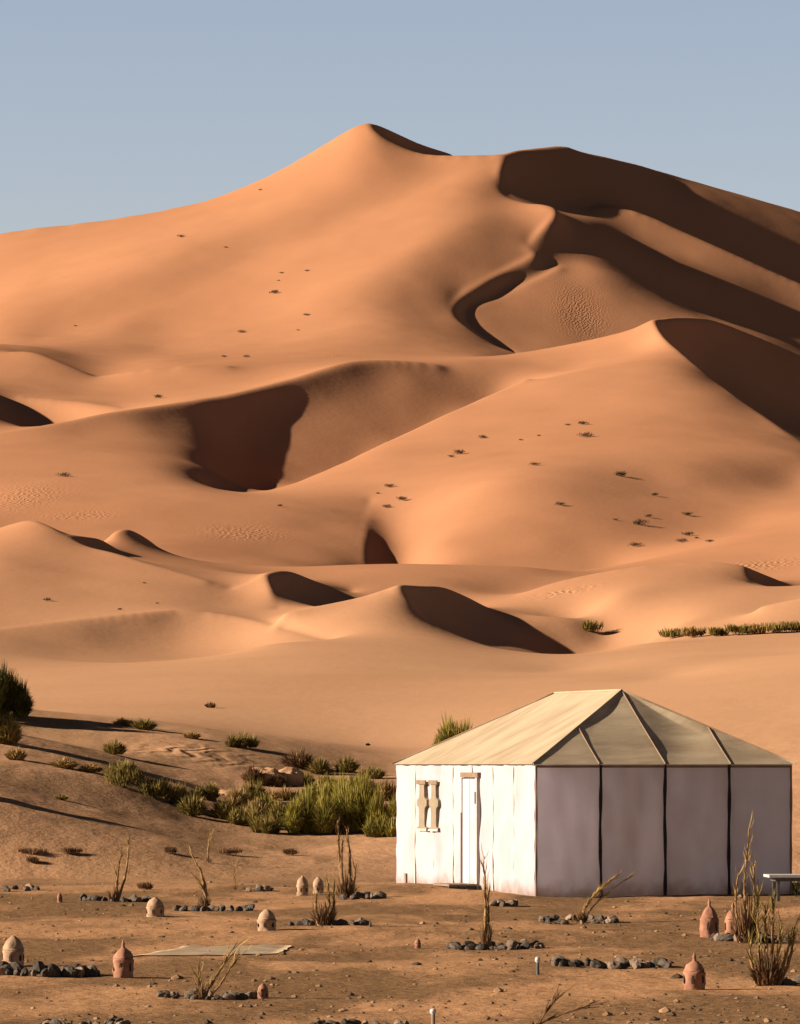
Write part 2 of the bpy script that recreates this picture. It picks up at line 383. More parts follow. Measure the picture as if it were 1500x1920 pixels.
# darker, dustier soil of the vegetated bank
bk=ramp(t,gn2,[(.3,(.19,.112,.058)),(.7,(.29,.165,.088))])
bmask=mth(t,'MULTIPLY',mth(t,'MULTIPLY',mrange(t,sp.outputs[1],122,112),mrange(t,sp.outputs[0],1.5,-1.0)),mrange(t,gn,.36,.56))
c2=mixc(t,mth(t,'MULTIPLY',bmask,.8),c1,bk)
c3=mixc(t,ymask,c2,yard)
t.links.new(c3,b.inputs['Base Color'])
at=t.nodes.new('ShaderNodeAttribute'); at.attribute_name='ripple'
wv=t.nodes.new('ShaderNodeTexWave'); wv.inputs['Scale'].default_value=0.55; wv.inputs['Distortion'].default_value=11; wv.inputs['Detail'].default_value=3; wv.inputs['Detail Scale'].default_value=1.5
mp=t.nodes.new('ShaderNodeMapping'); mp.inputs['Rotation'].default_value=(0,0,.3); t.links.new(g.outputs['Position'],mp.inputs[0]); t.links.new(mp.outputs[0],wv.inputs[0])
nearm=mrange(t,sp.outputs[1],130,90)
fine=mth(t,'ADD',mth(t,'MULTIPLY',noise(t,5.0,5,.7),mth(t,'MULTIPLY',nearm,.05)),mth(t,'MULTIPLY',noise(t,1.1,4,.6),mth(t,'ADD',mth(t,'MULTIPLY',nearm,.02),.03)))
hh=mth(t,'ADD',fine,mth(t,'MULTIPLY',wv.outputs['Fac'],mth(t,'MULTIPLY',at.outputs['Fac'],.055)))
bump(t,b,hh,.8,1.0)
def foliage(name,a,bb,c):
    m,t,b=newmat(name,a,.75)
    g=t.nodes.new('ShaderNodeNewGeometry')
    cc=ramp(t,g.outputs['Random Per Island'],[(0,a),(.5,bb),(1,c)])
    cc=mixc(t,mth(t,'MULTIPLY',mrange(t,noise(t,2.2,2),.42,.62),.6),cc,tuple(x*.5 for x in a))
    t.links.new(cc,b.inputs['Base Color'])
    tr=t.nodes.new('ShaderNodeBsdfTranslucent'); t.links.new(cc,tr.inputs[0])
    mx=t.nodes.new('ShaderNodeMixShader'); mx.inputs[0].default_value=.25
    t.links.new(b.outputs[0],mx.inputs[1]); t.links.new(tr.outputs[0],mx.inputs[2]); t.links.new(mx.outputs[0],t.nodes['Material Output'].inputs[0])
    return m
GREEN=foliage('leaf_green',(.17,.145,.020),(.27,.225,.036),(.40,.31,.07))
DARKG=foliage('leaf_dark',(.05,.055,.012),(.10,.10,.02),(.18,.16,.035))
OLIVE=foliage('leaf_olive',(.14,.105,.022),(.23,.17,.04),(.33,.23,.07))
STRAW=foliage('straw',(.22,.135,.040),(.33,.205,.068),(.44,.29,.11))
BROWNF=foliage('dry_twig',(.10,.055,.025),(.17,.09,.04),(.26,.14,.065))
TUFT=foliage('tuft_dark',(.03,.022,.010),(.055,.038,.016),(.10,.065,.028))
def simple(name,a,bb,scale,rough=.9,bs=0,bd=.01,spec=.2):
    m,t,b=newmat(name,a,rough); b.inputs['Specular IOR Level'].default_value=spec
    tc=t.nodes.new('ShaderNodeTexCoord'); n=noise(t,scale,5,.6,vec=tc.outputs['Object'])
    t.links.new(ramp(t,n,[(.35,a),(.65,bb)]),b.inputs['Base Color'])
    if bs: bump(t,b,n,bs,bd)
    return m
STALK=simple('dead_palm_stalk',(.15,.085,.034),(.27,.16,.068),14,.9,.6,.01)
CLAY=simple('terracotta',(.19,.085,.050),(.31,.150,.092),9,.85,.3,.004)
CLAYP=simple('pale_clay',(.22,.135,.08),(.36,.235,.15),9,.85,.3,.004)
DARKHOLE=simple('inside_shade',(.03,.018,.012),(.05,.03,.02),9)  # near-black colour standing in for the shade inside the lantern openings
STONE,t,b=newmat('stone',(.12,.12,.12),.75)
oi=t.nodes.new('ShaderNodeObjectInfo'); tc=t.nodes.new('ShaderNodeTexCoord')
t.links.new(mixc(t,mrange(t,noise(t,6,4,.6,vec=tc.outputs['Object']),.45,.7),ramp(t,oi.outputs['Random'],[(0,(.024,.018,.013)),(.5,(.050,.039,.029)),(.8,(.13,.088,.058)),(1,(.24,.16,.105))]),(.09,.07,.055)),b.inputs['Base Color'])
ROCK=simple('sandy_rock',(.30,.165,.085),(.42,.24,.13),3,.95,.8,.05)
METAL=simple('dark_metal',(.05,.045,.04),(.09,.08,.07),20,.5,spec=.5)
WHITEP=simple('white_paint',(.40,.38,.36),(.46,.44,.42),8,.5,spec=.4)
MATM=simple('pale_mat',(.23,.16,.095),(.34,.255,.165),3,.95,.4,.01)
def translucent(m,cc,f):
    """thin cloth lets some light through"""
    t=m.node_tree; b=t.nodes['Principled BSDF']; tr=t.nodes.new('ShaderNodeBsdfTranslucent'); t.links.new(cc,tr.inputs[0])
    mx=t.nodes.new('ShaderNodeMixShader'); mx.inputs[0].default_value=f
    t.links.new(b.outputs[0],mx.inputs[1]); t.links.new(tr.outputs[0],mx.inputs[2]); t.links.new(mx.outputs[0],t.nodes['Material Output'].inputs[0])
# ------------------------------------------------------------------ terrain mesh
nr,nc=XX.shape
V=np.stack([XX,YY,ZZ],-1).reshape(-1,3).astype(np.float32)
idx=np.arange(nr*nc,dtype=np.int32).reshape(nr,nc)
q=np.stack([idx[:-1,:-1],idx[:-1,1:],idx[1:,1:],idx[1:,:-1]],-1).reshape(-1,4)
me=bpy.data.meshes.new('sand_dunes'); me.vertices.add(len(V)); me.vertices.foreach_set('co',V.ravel())
me.loops.add(q.size); me.loops.foreach_set('vertex_index',q.ravel()); me.polygons.add(len(q))
me.polygons.foreach_set('loop_start',np.arange(0,q.size,4,dtype=np.int32)); me.polygons.foreach_set('loop_total',np.full(len(q),4,dtype=np.int32))
me.polygons.foreach_set('use_smooth',np.ones(len(q),dtype=bool)); me.update(calc_edges=True); me.materials.append(SAND)
rp=np.zeros(len(V),np.float32)
for px,py,sw,sh in ((40,930,70,45),(150,968,60,14),(450,1000,70,35),(1090,590,45,35),(1060,1110,60,14),(370,1415,110,22),(620,668,30,14),(1420,1060,90,18)):
    x,y,z=hit(px,py); rp+=np.exp(-((V[:,0]-x)/(sw/F_*y))**2-((V[:,1]-y)/(sh/F_*y*5))**2)
a=me.attributes.new('ripple','FLOAT','POINT'); a.data.foreach_set('value',np.clip(rp,0,1))
dn=bpy.data.objects.new('sand_dunes',me); col.objects.link(dn); tag(dn,'rolling orange sand dunes rising behind a trodden sandy camp yard','dunes',kind='structure')
# ------------------------------------------------------------------ the tent
CANVAS,t,b=newmat('tent_canvas',(.78,.74,.70),.85)
tc=t.nodes.new('ShaderNodeTexCoord'); n=noise(t,1.3,5,.6,vec=tc.outputs['Object'])
st=noise(t,.5,4,.6,vec=tc.outputs['Object'],stretch=(2,2,.4))
cc=mixc(t,mrange(t,n,.35,.7),(.72,.68,.73),(.66,.615,.66)); cc=mixc(t,mth(t,'MULTIPLY',mrange(t,st,.5,.75),.35),cc,(.42,.34,.28))
sz_=t.nodes.new('ShaderNodeSeparateXYZ'); t.links.new(tc.outputs['Object'],sz_.inputs[0])
hem=mrange(t,mth(t,'ADD',sz_.outputs[2],mth(t,'MULTIPLY',mth(t,'SUBTRACT',noise(t,3.0,4,.6,vec=tc.outputs['Object']),.5),.5)),.30,-.05)
cc=mixc(t,mth(t,'MULTIPLY',hem,.75),cc,(.33,.20,.12))
translucent(CANVAS,cc,.52)
t.links.new(cc,b.inputs['Base Color']); bump(t,b,mth(t,'ADD',noise(t,60,3,vec=tc.outputs['Object']),mth(t,'MULTIPLY',st,14)),.35,.01)
ROOFM,t,b=newmat('roof_canvas',(.55,.42,.27),.9)
tc=t.nodes.new('ShaderNodeTexCoord'); st=noise(t,1.4,5,.6,vec=tc.outputs['Object'],stretch=(.5,2.2,.6))
t.links.new(ramp(t,st,[(.3,(.29,.212,.132)),(.5,(.37,.285,.185)),(.7,(.43,.34,.23))]),b.inputs['Base Color']); bump(t,b,st,.5,.05)
translucent(ROOFM,b.inputs['Base Color'].links[0].from_socket,.12)
DARKS=simple('black_strap',(.012,.011,.012),(.02,.018,.018),8,.8)
SEAM=simple('seam_tape',(.34,.31,.28),(.40,.37,.34),8,.9)
BEIGE=simple('beige_window_cloth',(.19,.15,.10),(.23,.18,.125),6,.9)
BROWNC=simple('brown_cloth',(.16,.11,.07),(.22,.15,.10),6,.9)
TA=math.atan2(.304,.953); TW,TL,TH,TR=4.40,7.24,2.10,3.31
tent=empty('tent',(2.14,74.3,0),TA)
tag(tent,'white canvas tent with tan hipped roof standing before the dunes','tent')
def wallmesh(name,p0,p1,npan,bulge,out,z0=-.14,seed=3):
    vs=[];fs=[];nx,nz=npan*14,26; L=math.hypot(p1[0]-p0[0],p1[1]-p0[1]); rr=random.Random(seed)
    ph=[rr.uniform(0,6) for _ in range(20)]
    for k in range(nz+1):
        z=z0+(TH-z0)*k/nz
        for i in range(nx+1):
            s=i/nx; f=(s*npan)%1.0; h=k/nz
            d=bulge*math.sin(math.pi*f)*math.sin(math.pi*min(h*1.1,1))**.7
            pn=min(int(s*npan),npan-1)
            d+=.014*math.sin(math.pi*f)*math.sin(7*z+ph[pn]+6*f)+.012*math.sin(math.pi*f)*math.sin(3*z-11*f+ph[pn+9])+.010*max(0,1-f*6)*math.sin(13*z+ph[pn])+.007*math.sin(math.pi*f)*math.sin(21*f+3*z+ph[pn+5])
            d+=.03*(1-h)**4*math.sin(s*23+ph[9]) if 0<i<nx else 0
            vs.append((p0[0]+(p1[0]-p0[0])*s+out[0]*d,p0[1]+(p1[1]-p0[1])*s+out[1]*d,z))
    for k in range(nz):
        for i in range(nx): a=k*(nx+1)+i; fs.append((a,a+1,a+nx+2,a+nx+1))
    return link(name,vs,fs,CANVAS,tent)
wf=wallmesh('wall',(0,0),(TW,0),4,.065,(0,-1),seed=3); wf['label']='shaded end wall of the tent in four panels'
wl=wallmesh('wall',(0,0),(0,TL),7,.03,(-1,0),seed=5); wl['label']='sunlit long side wall with the door and windows'
wallmesh('wall',(TW,0),(TW,TL),7,.03,(1,0),seed=6); wallmesh('wall',(0,TL),(TW,TL),4,.04,(0,1),seed=7)
def box(x0,y0,z0,x1,y1,z1):
    v=[(x,y,z) for z in (z0,z1) for y in (y0,y1) for x in (x0,x1)]
    return v,[(0,2,3,1),(4,5,7,6),(0,1,5,4),(2,6,7,3),(0,4,6,2),(1,3,7,5)]
def multi(bs):
    V=[];Fc=[]
    for v,f in bs:
        k=len(V); V+=v; Fc+=[tuple(i+k for i in q) for q in f]
    return V,Fc
def boxpart(name,mat,parent,*a): 
    v,f=box(*a); return link(name,v,f,mat,parent,False)
def wavy(name,mat,axis,s,wd,out,z0,z1,prot=.018,amp=.012,seed=1):
    """a hanging strip of cloth or tape on a wall, not quite straight"""
    rr=random.Random(seed); ph=rr.uniform(0,6); vs=[];fs=[];n=16
    for k in range(n+1):
        z=z0+(z1-z0)*k/n; o=amp*math.sin(ph+k*.5); ww=wd*(.8+.25*math.sin(k*1.1+ph))
        for (a,bb) in ((-ww/2,0.0),(-ww/2,prot),(ww/2,prot),(ww/2,0.0)):
            p=s+o+a; vs.append((p,-bb,z) if axis=='x' else (-bb,p,z))
    for k in range(n):
        for j in range(4): a=k*4+j; c=k*4+(j+1)%4; fs.append((a,c,c+4,a+4))
    fs+=[(0,1,2,3),(n*4,n*4+1,n*4+2,n*4+3)]
    return link(name,vs,fs,mat,tent,False)
for i in (1,2,3): wavy('strap',DARKS,'x',TW*i/4,.042,0,-.12,2.09,.055,.006,i)
wavy('corner_strap',BROWNC,'x',.02,.03,0,-.1,2.08,.03,.003,9); wavy('corner_strap',BROWNC,'x',TW-.02,.035,0,-.1,2.08,.03,.003,8)
boxpart('eave_strip',BROWNC,tent,.03,-.035,2.045,TW-.03,-.022,2.085)  # thin brown strip along the eave of the end wall
for i in range(1,7):
    s=TL*i/7
    if i==3: wavy('seam',SEAM,'y',s,.045,0,1.93,2.08,.02,.004,i); continue
    if i==5: wavy('seam',SEAM,'y',s,.09,0,-.05,.95,.01,.01,i); continue
    wavy('seam',SEAM,'y',s,.07,0,-.08,2.07,.008,.012,i)
boxpart('hem_flap',BROWNC,tent,-.03,6.62,.05,-.0,6.70,.22)
# windows shaped like slender vases
prof=[(0,.52),(.015,.98),(.04,1.0),(.06,.62),(.12,.56),(.40,.55),(.46,.62),(.50,.95),(.56,1.0),(.62,.95),(.66,.6),(.70,.5),(.92,.46),(.95,.6),(.965,.9),(1,.8)]
for s,hw in ((5.62,.27),(4.98,.25)):
    vs=[];z0,z1=.99,1.80
    for sd in (-1,1):
        for f,wv_ in prof: vs.append((-.066,s+sd*wv_*hw,z0+(z1-z0)*f))
    n=len(prof); fs=[(k,k+1,n+k+1,n+k) for k in range(n-1)]
    vs+= [(.0,y,z) for _,y,z in vs]; m2=2*n
    for k in range(n-1): fs+= [(k,k+1,m2+k+1,m2+k),(n+k,n+k+1,m2+n+k+1,m2+n+k)]
    wd=link('window',vs,fs,BEIGE,tent,False)
    v,f=box(-.085,s-hw*.9,1.76,-.067,s+hw*.9,1.83); link('rolled_blind',v,f,BROWNC,wd,False)
    v,f=box(-.08,s-hw*1.05,.97,-.067,s+hw*1.05,1.005); link('sill',v,f,SEAM,wd,False)
# door
dr=boxpart('door',CANVAS,tent,-.060,2.74,.03,-.01,3.44,1.86)
for y0,y1,z0,z1,mt,nm in ((2.66,2.735,.0,1.88,SEAM,'frame'),(3.445,3.50,.0,1.30,METAL,'frame'),(3.445,3.48,1.30,1.88,SEAM,'frame'),(2.62,3.52,1.885,1.965,BROWNC,'lintel'),(3.06,3.09,.03,1.86,SEAM,'centre_seam')):
    v,f=box(-.078 if nm!='centre_seam' else -.066,y0,z0,-.012 if nm!='centre_seam' else -.061,y1,z1); link(nm,v,f,mt,dr,False)
boxpart('hinge',METAL,dr,-.09,2.70,1.45,-.079,2.745,1.65)
dstep=empty('doorstep',(2.14-.304*3.0-.953*.32,74.3+.953*3.0-.304*.32,0.0),TA)
tag(dstep,'dark low wooden doorstep at the tent door','doorstep')
for i in range(3): v,f=box(-.26+.17*i,-.42,.10,-.11+.17*i,.42,.135); link('plank',v,f,BROWNC,dstep,False)
for y in (-.34,.30): v,f=box(-.24,y,-.08,.22,y+.05,.099); link('bearer',v,f,METAL,dstep,False)
# roof: four cloth slopes, sagging between the seams
def roofface(e0,e1,r0,r1,npan,sags,seed):
    vs=[];fs=[];nx,nz=npan*12,22; rr=random.Random(seed); ph=[rr.uniform(0,6) for _ in range(12)]
    e0,e1,r0,r1=map(Vector,(e0,e1,r0,r1)); base=(e1-e0); nrm=base.cross(r0-e0).normalized()
    if nrm.z<0: nrm=-nrm
    Lx=base.length; bx=base.normalized()
    for k in range(nz+1):
        h=k/nz; a=e0.lerp(r0,h); c=e1.lerp(r1,h)
        for i in range(nx+1):
            s=i/nx; p=a.lerp(c,s); x=(p-e0).dot(bx)/Lx*npan; f=x%1.0
            edge=min(1,s*8,(1-s)*8)*min(1,h*6)*min(1,(1-h)*6) if (c-a).length>.01 else 0
            sag=sags[min(int(x),npan-1)] if isinstance(sags,tuple) else sags
            d=-sag*(math.sin(math.pi*f)**1.3)*edge - .008*edge*math.sin(math.pi*h) + .004*edge*math.sin(7*x+5*h+ph[0])+.004*edge*math.sin(3*x-8*h+ph[1])
            p=p+nrm*d; vs.append(tuple(p))
    for k in range(nz):
        for i in range(nx): a=k*(nx+1)+i; fs.append((a,a+1,a+nx+2,a+nx+1))
    return vs,fs
ov=.05
A,B,C_,D_=(-ov,-ov,TH+.0),(TW+ov,-ov,TH),(TW+ov,TL+ov,TH),(-ov,TL+ov,TH); P,Q=(2.2,1.96,TR),(2.2,5.25,TR)
for nm,f4,np_,sg,lab in (('roof',(A,D_,P,Q),7,.03,'sunlit long slope of the roof'),('roof',(A,B,P,P),4,(.01,.02,.055,.02),'shaded end slope of the roof'),('roof',(B,C_,P,Q),7,.04,None),('roof',(D_,C_,Q,Q),4,.1,None)):
    v,f=roofface(*f4,np_,sg,hash(lab or nm)%7 if False else np_); o=link(nm,v,f,ROOFM,tent)
    if lab: o['label']=lab
def rope(name,pts,r,mat,parent,nseg=6):
    vs=[];fs=[]
    for i,p in enumerate(pts):
        p=Vector(p); d=(Vector(pts[min(i+1,len(pts)-1)])-Vector(pts[max(i-1,0)])).normalized()
        s=d.cross(Vector((0,0,1))); s=s.normalized() if s.length>1e-3 else Vector((1,0,0)); uu=s.cross(d)
        rr_=r[i] if isinstance(r,(list,tuple)) else r
        for k in range(nseg): a=2*math.pi*k/nseg; vs.append(tuple(p+s*math.cos(a)*rr_+uu*math.sin(a)*rr_))
    for i in range(len(pts)-1):
        for k in range(nseg): a=i*nseg+k; c=i*nseg+(k+1)%nseg; fs.append((a,c,c+nseg,a+nseg))
    fs+=[tuple(range(nseg)),tuple(range((len(pts)-1)*nseg,len(pts)*nseg))]
    return link(name,vs,fs,mat,parent)
for e,p in ((A,P),(B,P),(D_,Q),(C_,Q)): rope('hip_edge',[tuple(Vector(e).lerp(Vector(p),k/8)+Vector((0,0,.008))) for k in range(9)],.016,BROWNC if e is not A else ROOFM,tent)
rope('ridge_edge',[tuple(Vector(P).lerp(Vector(Q),k/4)+Vector((0,0,.01))) for k in range(5)],.018,ROOFM,tent)
n_=Vector((0,-(TR-TH),(1.96+ov))).normalized()
for i,top in ((1,.5),(2,1.0),(3,.5)):
    x=-ov+(TW+2*ov)*i/4; e=Vector((x,-ov,TH)); u_=Vector((0,1.96+ov,TR-TH))*top
    rope('roof_seam',[tuple(e+u_*(k/8)+Vector((0,0,-.008*math.sin(math.pi*k/8)+.005))) for k in range(9)],.013,BROWNC,tent)
# low table half out of the picture, at the tent's right corner
tb=empty('table',(6.55,71.6,ground(6.55,71.6)),0.05); tag(tb,'low white-topped table at the right corner of the tent','table')
v,f=box(-.95,-.35,.36,1.1,.35,.40); link('tabletop',v,f,WHITEP,tb,False)
v,f=box(-.85,-.30,.30,1.0,.30,.358); link('frame',v,f,METAL,tb,False)
for x in (-.82,.94):
    for y in (-.27,.24): v,f=box(x,y,-.05,x+.045,y+.045,.299); link('leg',v,f,METAL,tb,False)
# ------------------------------------------------------------------ plants
def blades(n,w,h,dep,seed,bw=.02,spread=.55,droop=.35,seg=3,curl=0.0,fill=1.0,lo=.35):
    rr=random.Random(seed); vs=[];fs=[]
    for _ in range(n):
        a=rr.uniform(0,2*math.pi); r=math.sqrt(rr.random())
        bx,by=r*math.cos(a)*w*.5*spread,r*math.sin(a)*dep*.5*spread
        L=h*rr.uniform(lo,1.0)*(1-.35*r*r); tx=r*math.cos(a)*w*.5+rr.gauss(0,w*.06); ty=r*math.sin(a)*dep*.5+rr.gauss(0,w*.06)
        za=rr.uniform(0,math.pi); sxx,syy=math.cos(za)*bw,math.sin(za)*bw
        st=rr.uniform(0,.35)*fill; k0=len(vs)
        for k in range(seg+1):
            f=st+(1-st)*k/seg; x=bx+(tx-bx)*f**1.6*1.05; y=by+(ty-by)*f**1.6; z=L*(f-droop*r*f**3)
            q=(1-(k/seg)**2)*.9+.1
            vs.append((x-sxx*q,y-syy*q,z)); vs.append((x+sxx*q,y+syy*q,z))
        for k in range(seg): fs.append((k0+2*k,k0+2*k+1,k0+2*k+3,k0+2*k+2))
    return vs,fs
def feathery(n,w,h,dep,seed,bw=.012):
    """a soft tussock: fine arching blades from several crowns, some flopping outwards"""
    rr=random.Random(seed); V=[];Fc=[]
    cr=[(0,0,1.0)]+[(rr.uniform(-.3,.3)*w,rr.uniform(-.3,.3)*dep,rr.uniform(.6,.95)) for _ in range(6)]
    for i,(cx,cy,q) in enumerate(cr):
        v,f=blades(n//len(cr),w*.62*q,h*q*1.12,dep*.62*q,seed*7+i,bw=bw,spread=.35,droop=.5,seg=4,fill=.6,lo=.3)
        k=len(V); V+=[(x+cx,y+cy,z) for x,y,z in v]; Fc+=[tuple(a+k for a in g_) for g_ in f]
    return V,Fc
def leafy(n,w,h,dep,seed,ls=.05):
    """a bushy shrub: small leaf sprays through a lumpy volume"""
    rr=random.Random(seed); vs=[];fs=[]
    lobes=[(rr.uniform(-.32,.32)*w,rr.uniform(-.3,.3)*dep,rr.uniform(.3,.72)*h,rr.uniform(.16,.30)*w) for _ in range(9)]
    lobes.append((0,0,.3*h,.42*w))
    for _ in range(n):
        lx,ly,lz,lr=rr.choice(lobes); d=Vector((rr.gauss(0,1),rr.gauss(0,1),rr.gauss(0,1))).normalized()*lr*rr.random()**.4
        p=Vector((lx,ly,lz))+Vector((d.x,d.y*dep/w,d.z*h/w*1.1))
        if p.z<0.02: p.z=rr.uniform(.02,.2)*h
        up=(Vector((d.x*.7,d.y*.5,abs(d.z)+lr*1.3))+Vector((rr.gauss(0,.3),rr.gauss(0,.3),0))*lr).normalized(); sd=up.cross(Vector((rr.gauss(0,1),rr.gauss(0,1),rr.gauss(0,1)))).normalized()
        l=ls*rr.uniform(.6,1.5); k=len(vs); s2=sd*l*.09
        vs+= [tuple(p-s2),tuple(p+s2),tuple(p+up*l+s2*.3),tuple(p+up*l-s2*.3)]; fs.append((k,k+1,k+2,k+3))
    return vs,fs
def twigs(w,h,dep,seed,n=9,r=.012):
    rr=random.Random(seed); vs=[];fs=[]
    for _ in range(n):
        a=rr.uniform(0,6.28); tx,ty=math.cos(a)*w*.36*rr.random(),math.sin(a)*dep*.36*rr.random(); L=h*rr.uniform(.45,.8)
        for k in range(4):
            f=k/3
            for j in range(4):
                an=j*math.pi/2; q=r*(1-.7*f); vs.append((tx*f**1.3+math.cos(an)*q,ty*f**1.3+math.sin(an)*q,L*f-.05))
        b0=len(vs)-16
        for k in range(3):
            for j in range(4): fs.append((b0+k*4+j,b0+k*4+(j+1)%4,b0+k*4+4+(j+1)%4,b0+k*4+4+j))
    return vs,fs
def shrub(name,px,py,wp,hp,mat,label,cat='shrub',group=None,kind='leafy',n=1500,seed=1,ls=.06,stem=BROWNF):
    x,y,z=hit(px,py); s=y/F_; w,h=wp*s,hp*s
    o=empty(name,(x,y,z)); tag(o,label,cat,group)
    if kind=='leafy': v,f=leafy(n,w,h,w*.8,seed,ls)
    elif kind=='f': v,f=feathery(n,w,h,w*.8,seed,ls)
    else: v,f=blades(n,w,h,w*.7,seed,bw=ls*.16)
    link('foliage',v,f,mat,o,False)
    v,f=twigs(w,h,w*.7,seed,9 if kind=='leafy' else 5,.012*max(w,.4)); link('stem',v,f,stem,o)
    return o
shrub('shrub',682,1560,150,128,GREEN,'largest bright green shrub, against the left end of the tent',kind='f',n=9000,seed=11,ls=.011)
shrub('shrub',578,1562,125,100,GREEN,'rounded green shrub just left of the largest one',kind='f',n=7000,seed=12,ls=.011)
shrub('shrub',628,1530,90,85,GREEN,'green shrub filling the gap behind the two big green shrubs',kind='f',n=5500,seed=13,ls=.011)
shrub('shrub',8,1345,130,112,DARKG,'tall dark shrub on the bank at the left edge',kind='f',n=12000,seed=14,ls=.013)
shrub('shrub',-45,1350,110,100,DARKG,'dark shrub cut off by the left edge of the picture',kind='leafy',n=5000,seed=15,ls=.14)
shrub('shrub',842,1430,112,100,GREEN,'small green shrub showing behind the left slope of the tent roof',kind='f',n=9000,seed=16,ls=.012)
shrub('grass_clump',12,1395,70,70,OLIVE,'yellow-green grass clump below the tall dark shrub','grass',kind='b',n=900,seed=21,ls=.12)
shrub('grass_clump',30,1425,50,30,STRAW,'dry straw clump at the left edge below the bank','grass',kind='b',n=350,seed=22,ls=.12)
shrub('shrub',455,1402,70,36,OLIVE,'dark low shrub on the top ledge of the bank','shrub',kind='f',n=1800,seed=23,ls=.012)
shrub('shrub',235,1478,85,48,OLIVE,'olive shrub midway down the bank','shrub',kind='leafy',n=2500,seed=24,ls=.10)
shrub('shrub',290,1498,70,36,OLIVE,'olive shrub at the right foot of the midway shrub','shrub',kind='leafy',n=1700,seed=25,ls=.10)
G='dry grass clumps on the vegetated bank'
for i,(px,py,w_,h_,mt,lab) in enumerate([
 (215,1415,55,36,OLIVE,'brown-yellow grass clump on the middle ledge of the bank'),
 (270,1368,60,28,OLIVE,'thin yellow-green grass on the top edge of the bank, left one'),
 (232,1360,50,18,STRAW,'sparse straw on the top edge next to the tall dark shrub'),
 (360,1385,40,18,STRAW,'tiny straw tuft on the top ledge left of the dark low shrub'),
 (360,1530,70,52,OLIVE,'pale green grass clump low on the bank left of the boulders'),
 (420,1536,70,48,OLIVE,'yellow grass clump right beside the pale green one'),
 (478,1545,70,58,STRAW,'yellow straw clump between the boulders and the green shrubs'),
 (522,1550,60,62,OLIVE,'tall yellow-green clump touching the green shrubs'),
 (560,1440,80,44,BROWNF,'reddish brown dry brush above the boulders'),
 (600,1452,60,40,OLIVE,'olive brush above the green shrubs'),
 (475,1470,50,44,BROWNF,'brown dry brush left of the boulders'),
 (520,1475,44,28,BROWNF,'low brown brush between the two boulders'),
 (650,1448,60,36,OLIVE,'low olive grass behind the largest green shrub'),
 (700,1460,60,30,OLIVE,'low olive grass beside the tent end behind the shrubs'),
 (25,1425,26,22,BROWNF,'reddish dry tuft near the left edge of the bank'),
 (120,1440,70,24,STRAW,'thin straw patch under the second ledge of the bank'),
 (170,1448,60,22,STRAW,'thin straw patch left of the midway olive shrub'),
 (730,1560,36,44,OLIVE,'yellow grass clump touching the tent corner'),
 (115,1500,30,14,OLIVE,'tiny green tuft on the lower bank'),
 (680,1530,40,60,OLIVE,'yellow grass poking up inside the green shrubs'),
 (395,1327,26,14,BROWNF,'lone dry twig on the smooth sand slope above the bank'),
 (690,1398,10,6,TUFT,'tiny speck of scrub on the smooth slope left of the tent')]):
    shrub('grass_clump' ,px,py,w_,h_,mt,lab,'grass',G,'b',n=int(6*w_)+120,seed=40+i,ls=.11)
for i,(px,py,w_,h_,lab) in enumerate([(-85,1335,120,105,'tall dark shrub out of the frame at the left, on top of the bank'),(-60,1385,90,95,'dark shrub out of the frame at the left, below the tall one'),(-50,1490,90,50,'dark shrub out of the frame at the left, low on the bank')]):
    shrub('shrub',px,py,w_,h_,DARKG,lab,'shrub',None,'leafy',n=3500,seed=140+i,ls=.13)
# tufts in the trough to the right, on the near dunes
G='green tufts along the foot of the near dunes'
for i,(px,w_,h_) in enumerate([(1262,34,14),(1302,36,16),(1345,30,10),(1385,44,18),(1420,30,12),(1455,44,18),(1495,44,14)]):
    shrub('grass_tuft',px,1197-i*2.0,w_*1.35,h_*.75,[OLIVE,STRAW,OLIVE][i%3],['leftmost dark tuft of the green row right of the near dune','second tuft of the green row, rounded','thin third tuft of the green row','broad olive tuft in the middle of the green row','small fifth tuft of the green row','broad tuft near the right end of the green row','last tuft of the green row at the picture edge'][i],'grass',G,'leafy',n=500,seed=70+i,ls=.22)
shrub('grass_tuft',1112,1186,42,16,OLIVE,'lone green tuft right of the dark hollow of the near dune','grass',None,'leafy',n=500,seed=80,ls=.22)
G='straw and olive clumps filling the hollow between the boulders and the tent'
rq=random.Random(5)
for i,(px,py) in enumerate([(395,1500),(440,1515),(455,1548),(500,1520),(505,1562),(535,1500),(545,1530),(590,1500),(610,1478),(640,1500),(560,1470),(660,1478),(700,1490),(725,1500),(625,1562),(740,1530),(345,1515),(320,1500),(470,1500),(715,1570)]):
    shrub('grass_clump',px,py,rq.uniform(55,90),rq.uniform(30,55),[OLIVE,STRAW,OLIVE,GREEN][i%4],['loose olive grass clump between the boulders and the tent','loose straw-yellow grass clump between the boulders and the tent','olive brown grass clump between the boulders and the tent','small bright green clump between the boulders and the tent'][i%4],'grass',G,'f',n=1100,seed=160+i,ls=.012)
# scrubby dirt clods far back in the yard
for i,(px,py,w_) in enumerate([(62,1603,60),(135,1602,46),(322,1601,34),(430,1603,50),(60,1618,24),(545,1604,26),(272,1668,30)]):
    shrub('scrub_patch',px,py,w_,8,BROWNF,['long low brown scrub at the far left of the yard','low brown scrub left of the forked sapling','small brown scrub right of the forked sapling','low brown scrub behind the left-leaning sapling','tiny scrub speck at the left edge of the yard','small brown scrub in front of the green shrubs','small scrub right of the far left stone ring'][i],'scrub','low brown scrub in the yard','leafy',n=500,seed=190+i,ls=.06)
